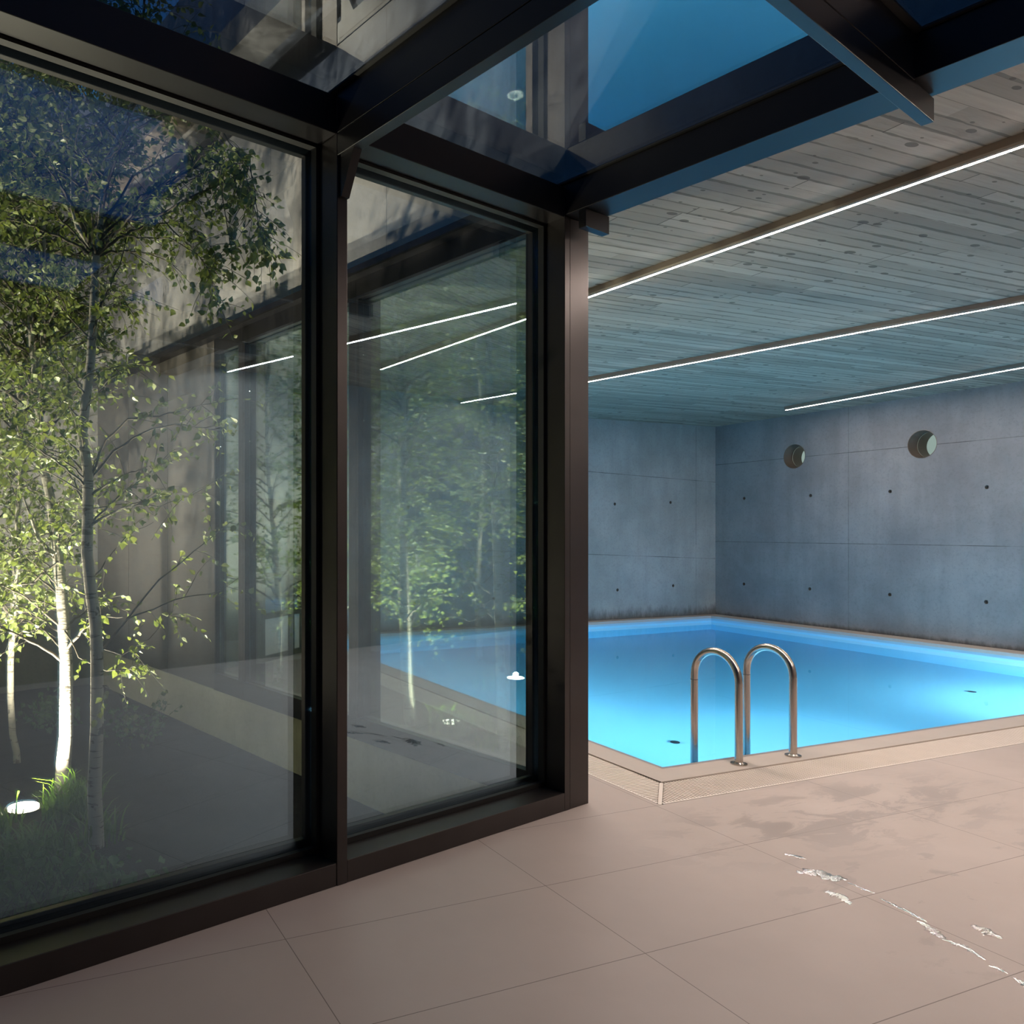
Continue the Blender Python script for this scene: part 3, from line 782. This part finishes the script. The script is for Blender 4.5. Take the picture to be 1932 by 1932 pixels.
# front birch, grey trunk forking
T3 = line(5.05, [(182, 1612), (181, 1560), (178, 1489), (183, 1370), (183, 1249), (181, 1181), (171, 1112), (164, 1044), (166, 959), (166, 890), (155, 822), (160, 771), (171, 685), (176, 600), (181, 485)], .15)
r3 = [.052, .049, .046, .043, .041, .040, .038, .037, .036, .034, .032, .031, .029, .028, .026]
f1 = line(5.2, [(181, 485), (165, 455), (147, 430), (137, 393), (137, 300), (137, 205), (147, 137), (155, 0), (150, -200)], .3)
f2 = line(5.2, [(181, 485), (188, 440), (193, 376), (205, 300), (235, 230), (252, 170), (270, 40), (280, -140)], .2)
br3 = [(line(5.2, [(342, 328), (380, 330), (420, 370), (430, 430), (436, 470)], -.2), .006, 22), (line(5.2, [(300, 405), (340, 450), (392, 500), (398, 570)], -.2), .006, 16), (line(5.1, [(470, 300), (480, 360), (492, 430), (497, 468)], -.2), .005, 26), (line(5.2, [(290, 376), (330, 420), (380, 440), (420, 500)], -.2), .006, 16), (line(5.2, [(184, 471), (239, 417), (290, 376), (342, 328), (400, 300), (440, 330), (455, 390)], -.3), .012, 16),
       (line(5.2, [(239, 417), (300, 405), (360, 370), (420, 345), (470, 360), (488, 420), (495, 460)], -.5), .009, 20),
       (line(5.2, [(228, 440), (262, 450), (320, 450), (372, 480), (400, 520), (405, 560)], -.3), .007, 17),
       (line(5.2, [(235, 230), (300, 215), (360, 220), (420, 250), (455, 300), (470, 350)], -.5), .009, 18),
       (line(5.2, [(190, 440), (250, 330), (330, 290), (400, 280), (440, 300)], .4), .010, 18),
       (line(5.15, [(170, 900), (200, 830), (240, 790), (300, 785), (360, 770), (415, 758)], -.2), .010, 10),
       (line(5.15, [(168, 905), (215, 850), (270, 815), (330, 800), (385, 808), (412, 812)], .3), .009, 9),
       (line(5.15, [(168, 960), (230, 950), (300, 955), (360, 935), (395, 915)], .2), .006, 7),
       (line(5.15, [(185, 1235), (230, 1180), (300, 1095), (365, 1040), (435, 985)], .5), .010, 7),
       (line(5.15, [(240, 1168), (290, 1150), (350, 1125), (410, 1118), (450, 1090)], .2), .007, 8),
       (line(5.15, [(182, 1220), (230, 1235), (280, 1205), (330, 1150)], .6), .007, 10),
       (line(5.12, [(182, 1290), (200, 1295), (222, 1310), (232, 1330)], -.2), .006, 12),
       (line(5.12, [(168, 1100), (200, 1060), (240, 1010), (290, 985)], .5), .006, 9),
       (line(5.15, [(175, 640), (150, 620), (110, 570), (60, 545)], .2), .008, 10),
       (line(5.15, [(166, 900), (130, 860), (90, 850), (40, 800)], .2), .009, 10),
       (line(5.15, [(176, 600), (200, 560), (225, 500), (240, 440), (236, 400)], .1), .008, 10),
       (line(5.15, [(165, 940), (150, 925), (100, 895), (30, 870)], .2), .008, 8)]
birch('birch with the grey forked trunk standing closest to the glass',
      [(T3, r3), (f1, [.020, .018, .017, .016, .014, .013, .011, .008, .004]), (f2, [.022, .020, .019, .017, .014, .012, .009, .005])],
      [(0, 1.5, 3.2, 26, .62), (1, 3.1, 5.4, 42, .8), (2, 3.2, 5.3, 40, .9)], br3, seed=23, dens=15)
# thin left birch
T1 = line(6.7, [(32, 1440), (31, 1417), (24, 1387), (20, 1318), (20, 1249), (24, 1181), (27, 1112), (32, 1044), (34, 976), (39, 907), (36, 760), (28, 600), (30, 400), (22, 200), (20, -60)], .2)
birch('thin birch at the far left with a curved foot', [(T1, [.030, .029, .028, .027, .026, .026, .025, .024, .023, .022, .019, .016, .013, .010, .005])],
      [(0, .6, 2.3, 30, .85), (0, 2.3, 5.0, 80, 1.0)], seed=31, dens=15)
# further birches of the court (beyond the frame edge, mirrored in the hall glazing)
def free_birch(x, y, h, seed, label, lean=.2, n=70, spread=1.15):
    random.seed(seed * 7); p = R.w((x, y, GROUND)); a = random.uniform(0, 2 * PI)
    pts = []; rad = []
    for i in range(11):
        f = i / 10; pts.append(p + Vector((math.cos(a) * lean * f * f + .05 * math.sin(f * 9 + seed), math.sin(a) * lean * f * f + .05 * math.cos(f * 8 + seed), h * f)))
        rad.append(.045 * (1 - f) + .006)
    return birch(label, [(pts, rad)], [(0, .3, h - .5, n, spread)], seed=seed, dens=13)
fb = [(1.9, 8.75, 6.0, 'birch deep in the court against the back concrete wall'),
      (.6, 7.8, 6.2, 'birch just beyond the left picture edge, mid-court'),
      (-.4, 6.0, 5.8, 'birch left of the picture beside the second ground light'),
      (-1.7, 8.6, 6.3, 'birch in the far left corner of the court'),
      (-.9, 4.3, 5.6, 'birch near the outer part of the glass wall'),
      (-2.7, 6.6, 6.0, 'birch by the left court wall'),
      (-3.6, 9.0, 6.2, 'birch by the left court wall near its back corner'),
      (.9, 8.95, 5.4, 'slender birch near the back wall, left of the picture')]
protos = []
for i, (x, y, h, lb) in enumerate(fb):
    if i < 4:
        o = free_birch(x, y, h, 40 + i, lb); protos.append(o)
    else:
        o = copy_tree(protos[i % 4]); q = R.w((x, y, GROUND)); o.location = q; o.rotation_euler.z = 1.3 * i; o['label'] = lb

# ------------------------------------------------------------------ undergrowth
random.seed(77)
def blades(center, n, rad, h0, h1, wd, fr=WD):
    mb = MB()
    for i in range(n):
        a = random.uniform(0, 2 * PI); r = rad * random.random() ** .6
        p = Vector((center[0] + r * math.cos(a), center[1] + r * math.sin(a), center[2]))
        az = random.uniform(0, 2 * PI); h = random.uniform(h0, h1); out = random.uniform(.25, .75) * h
        s = Vector((-math.sin(az), math.cos(az), 0)) * wd * random.uniform(.6, 1.2); pv = []
        for k in range(5):
            f = k / 4; c_ = p + Vector((math.cos(az) * out * f * f, math.sin(az) * out * f * f, h * (f - .35 * f ** 3)))
            ww = (1 - f ** 1.6) * .5 + .02; pv += [c_ - s * ww, c_ + s * ww]
        mb.add(pv, [(2 * k, 2 * k + 1, 2 * k + 3, 2 * k + 2) for k in range(4)], 0, True)
    return mb
def tuft(x, y, Y, n, rad, h0, h1, label, mat=GRASSM, wd=.017):
    c_ = at(x, y, Y); c_.z = GROUND
    tag(solo('grass_tuft', blades(c_, n, rad, h0, h1, wd), mat, WD, (c_.x, c_.y, GROUND), label, 'grass', 'grass tufts in the court', 'stuff'))
tuft(135, 1530, 5.62, 190, .20, .16, .42, 'bright green arching grass between the two front birch trunks')
tuft(10, 1560, 5.35, 60, .14, .12, .30, 'grass tuft at the left rim of the round ground light')
tuft(60, 1610, 4.85, 220, .26, .12, .30, 'dull green grass in front of the round ground light', FERNM)
tuft(190, 1560, 5.15, 50, .16, .15, .34, 'few arching blades around the foot of the grey forked birch')
tuft(20, 1690, 4.3, 200, .28, .10, .24, 'dark low grass close behind the glass at lower left', FERNM)
tuft(150, 1660, 4.5, 120, .22, .10, .24, 'dark low grass between ground light and glass', FERNM)
c_ = R.w((2.3, 9.2, GROUND)); 
for i, (x, y) in enumerate(((1.2, 7.9), (-.2, 7.0), (2.6, 8.9), (0.2, 5.0), (-1.6, 6.2))):
    q = R.w((x, y, GROUND))
    tag(solo('grass_tuft', blades(q, 90, .22, .14, .34, .012), GRASSM, WD, tuple(q), ('grass tuft at mid court beyond the front birches', 'grass tuft beside the second ground light', 'grass tuft near the foot of the hall glazing at the back', 'grass tuft left of the picture near the glass wall', 'grass tuft in the left half of the court')[i], 'grass', 'grass tufts in the court', 'stuff'))
# leafy shoots on the ground
def shoots(x, y, n, seed, label):
    random.seed(seed); bm_, lm = MB(), MB(); q = R.w((x, y, GROUND))
    for i in range(n):
        p = q + Vector((random.uniform(-.25, .25), random.uniform(-.25, .25), 0)); d = (rv() * .5 + Vector((0, 0, 1))).normalized()
        twig(bm_, lm, p, d, random.uniform(.2, .45), .25, .06, random.randint(5, 9))
    t = Th('leafy_shrub', WD, tuple(q), label, 'shrub', 'low shrubs in the court'); t.part('stems', bm_, BARK2); t.part('foliage', lm, FERNM)
shoots(1.1, 4.4, 60, 5, 'low leafy shrub at the foot of the glass, lower left')
shoots(1.35, 3.75, 70, 6, 'low dark leafy shrub right behind the pane at lower left')
shoots(2.4, 8.3, 40, 7, 'low leafy shrub in the shade of the back court wall')
shoots(2.9, 7.4, 30, 8, 'low leafy shrub near the dark wall panels')

# garden uplights
LENSG = m_emit('uplight_lens', (1.0, .86, .66), 60)
def uplight(x, y, aim, label, e=1.0, spot=138):
    t = Th('ground_light', R, (x, y, GROUND), label, 'lamp', 'round ground lights in the court')
    t.part('ring', MB().cyl((x, y), .13, GROUND - .02, GROUND + .035, 32), STEEL)
    t.part('lens', MB().cyl((x, y), .105, GROUND + .034, GROUND + .042, 32), LENSG)
    ld = bpy.data.lights.new('uplight', 'SPOT'); ld.energy = GARDENW * e; ld.spot_size = math.radians(spot); ld.spot_blend = 1.0
    ld.color = (1.0, .88, .68); ld.shadow_soft_size = .03
    lo = bpy.data.objects.new('light', ld); COL.objects.link(lo); lo.parent = t.o; lo.location = (0, 0, .08)
    lo.rotation_euler = Vector(aim).to_track_quat('-Z', 'Y').to_euler()
uplight(1.515, 5.93, (.05, .12, 1), 'glaring round ground light in the grass beside the lit birch trunk')
uplight(-.9, 7.2, (.35, 0, 1), 'round ground light left of the picture beneath the mid-court birches', 1.0)
uplight(1.0, 9.0, (.25, -.1, 1), 'added round fill light, out of view at the back of the court', .8)  # added lamp, out of view, to light the birches mirrored in the glazing

# ------------------------------------------------------------------ puddles on the tiles
def m_puddle():
    t = NT('puddle_water'); n = t.noise(38, 4, .6, t.coord((1, 1, 1)), 1.0)
    nb = t.bump(n, .8, .012)
    g = t.n('ShaderNodeNewGeometry'); d = t.n('ShaderNodeFresnel'); d.inputs[0].default_value = 1.45; t.l(nb, d.inputs['Normal'])
    tr = t.n('ShaderNodeBsdfTransparent'); tr.inputs[0].default_value = (.93, .92, .91, 1)
    gl = t.n('ShaderNodeBsdfGlossy'); gl.inputs['Roughness'].default_value = .10; t.l(nb, gl.inputs['Normal'])
    mx = t.n('ShaderNodeMixShader'); t.l(d.outputs[0], mx.inputs[0]); t.l(tr.outputs[0], mx.inputs[1]); t.l(gl.outputs[0], mx.inputs[2])
    t.l(mx.outputs[0], t.out.inputs[0]); return t.m
PUD = m_puddle()
def floor_at(x, y): Y = 1.55 * 1500 / (y - 1000.0); return at(x, y, Y)
def puddle(pts, wid, seed, label):
    random.seed(seed); mb = MB()
    W_ = [floor_at(*p) for p in pts]; N = 30
    cl = []
    for i in range(len(W_) - 1):
        for k in range(N): cl.append(W_[i].lerp(W_[i + 1], k / N))
    cl.append(W_[-1]); n = len(cl); vs = []; 
    ph = random.random() * 9
    for i, p in enumerate(cl):
        d = (cl[min(i + 1, n - 1)] - cl[max(i - 1, 0)]).normalized(); s = Vector((-d.y, d.x, 0)); f = i / (n - 1)
        e = math.sin(PI * f) ** .5
        a = wid * e * (.35 + 1.1 * abs(mnoise.noise(Vector((i * .11, ph, 0))))); b_ = wid * e * (.35 + 1.1 * abs(mnoise.noise(Vector((i * .13, ph + 5, 0)))))
        o = s * wid * .5 * mnoise.noise(Vector((i * .06, ph + 9, 0)))
        for k in range(9):
            g = k / 8 * 2 - 1; off = g * (a if g > 0 else b_)
            zz = .001 + .20 * min(.03, (a + b_) / 2) * (1 - g * g) ** .5 * (1 + 1.1 * mnoise.noise(Vector((i * .9, g * 2.5, ph))))
            vs.append(p + o + s * off + Vector((0, 0, max(.0008, zz))))
    mb.add(vs, [(9 * i + k, 9 * i + k + 1, 9 * i + k + 10, 9 * i + k + 9) for i in range(n - 1) for k in range(8)], 0, True)
    c_ = cl[n // 2]
    tag(solo('puddle', mb, PUD, WD, (c_.x, c_.y, 0), label, 'puddle', 'small puddles on the deck'))
puddle([(1480, 1612), (1505, 1616), (1522, 1622)], .022, 1, 'thin curled trace of water at the head of the wet trail')
puddle([(1510, 1650), (1535, 1645), (1560, 1652), (1600, 1660)], .055, 2, 'widest splash of water near the middle of the wet trail')
puddle([(1598, 1665), (1625, 1676), (1650, 1686)], .012, 3, 'narrow water trace just before the joint crossing')
puddle([(1555, 1682), (1570, 1686), (1590, 1694), (1604, 1708)], .035, 4, 'small isolated splash left of the wet trail')
puddle([(1658, 1694), (1690, 1710), (1720, 1724), (1750, 1742)], .014, 5, 'long thin water trace along the tile joint')
puddle([(1732, 1738), (1750, 1748), (1762, 1762), (1785, 1776)], .030, 6, 'patchy water beside the tile joint')
puddle([(1782, 1774), (1805, 1782), (1830, 1792), (1860, 1812)], .022, 7, 'bright streak of water further down the trail')
puddle([(1866, 1822), (1885, 1828), (1900, 1838)], .014, 8, 'short curled water trace near the lower joint')
puddle([(1906, 1844), (1925, 1852), (1945, 1872)], .014, 9, 'last water trace leaving the picture at right')
puddle([(1832, 1746), (1860, 1758), (1885, 1772)], .045, 10, 'dull wet spot right of the wet trail')
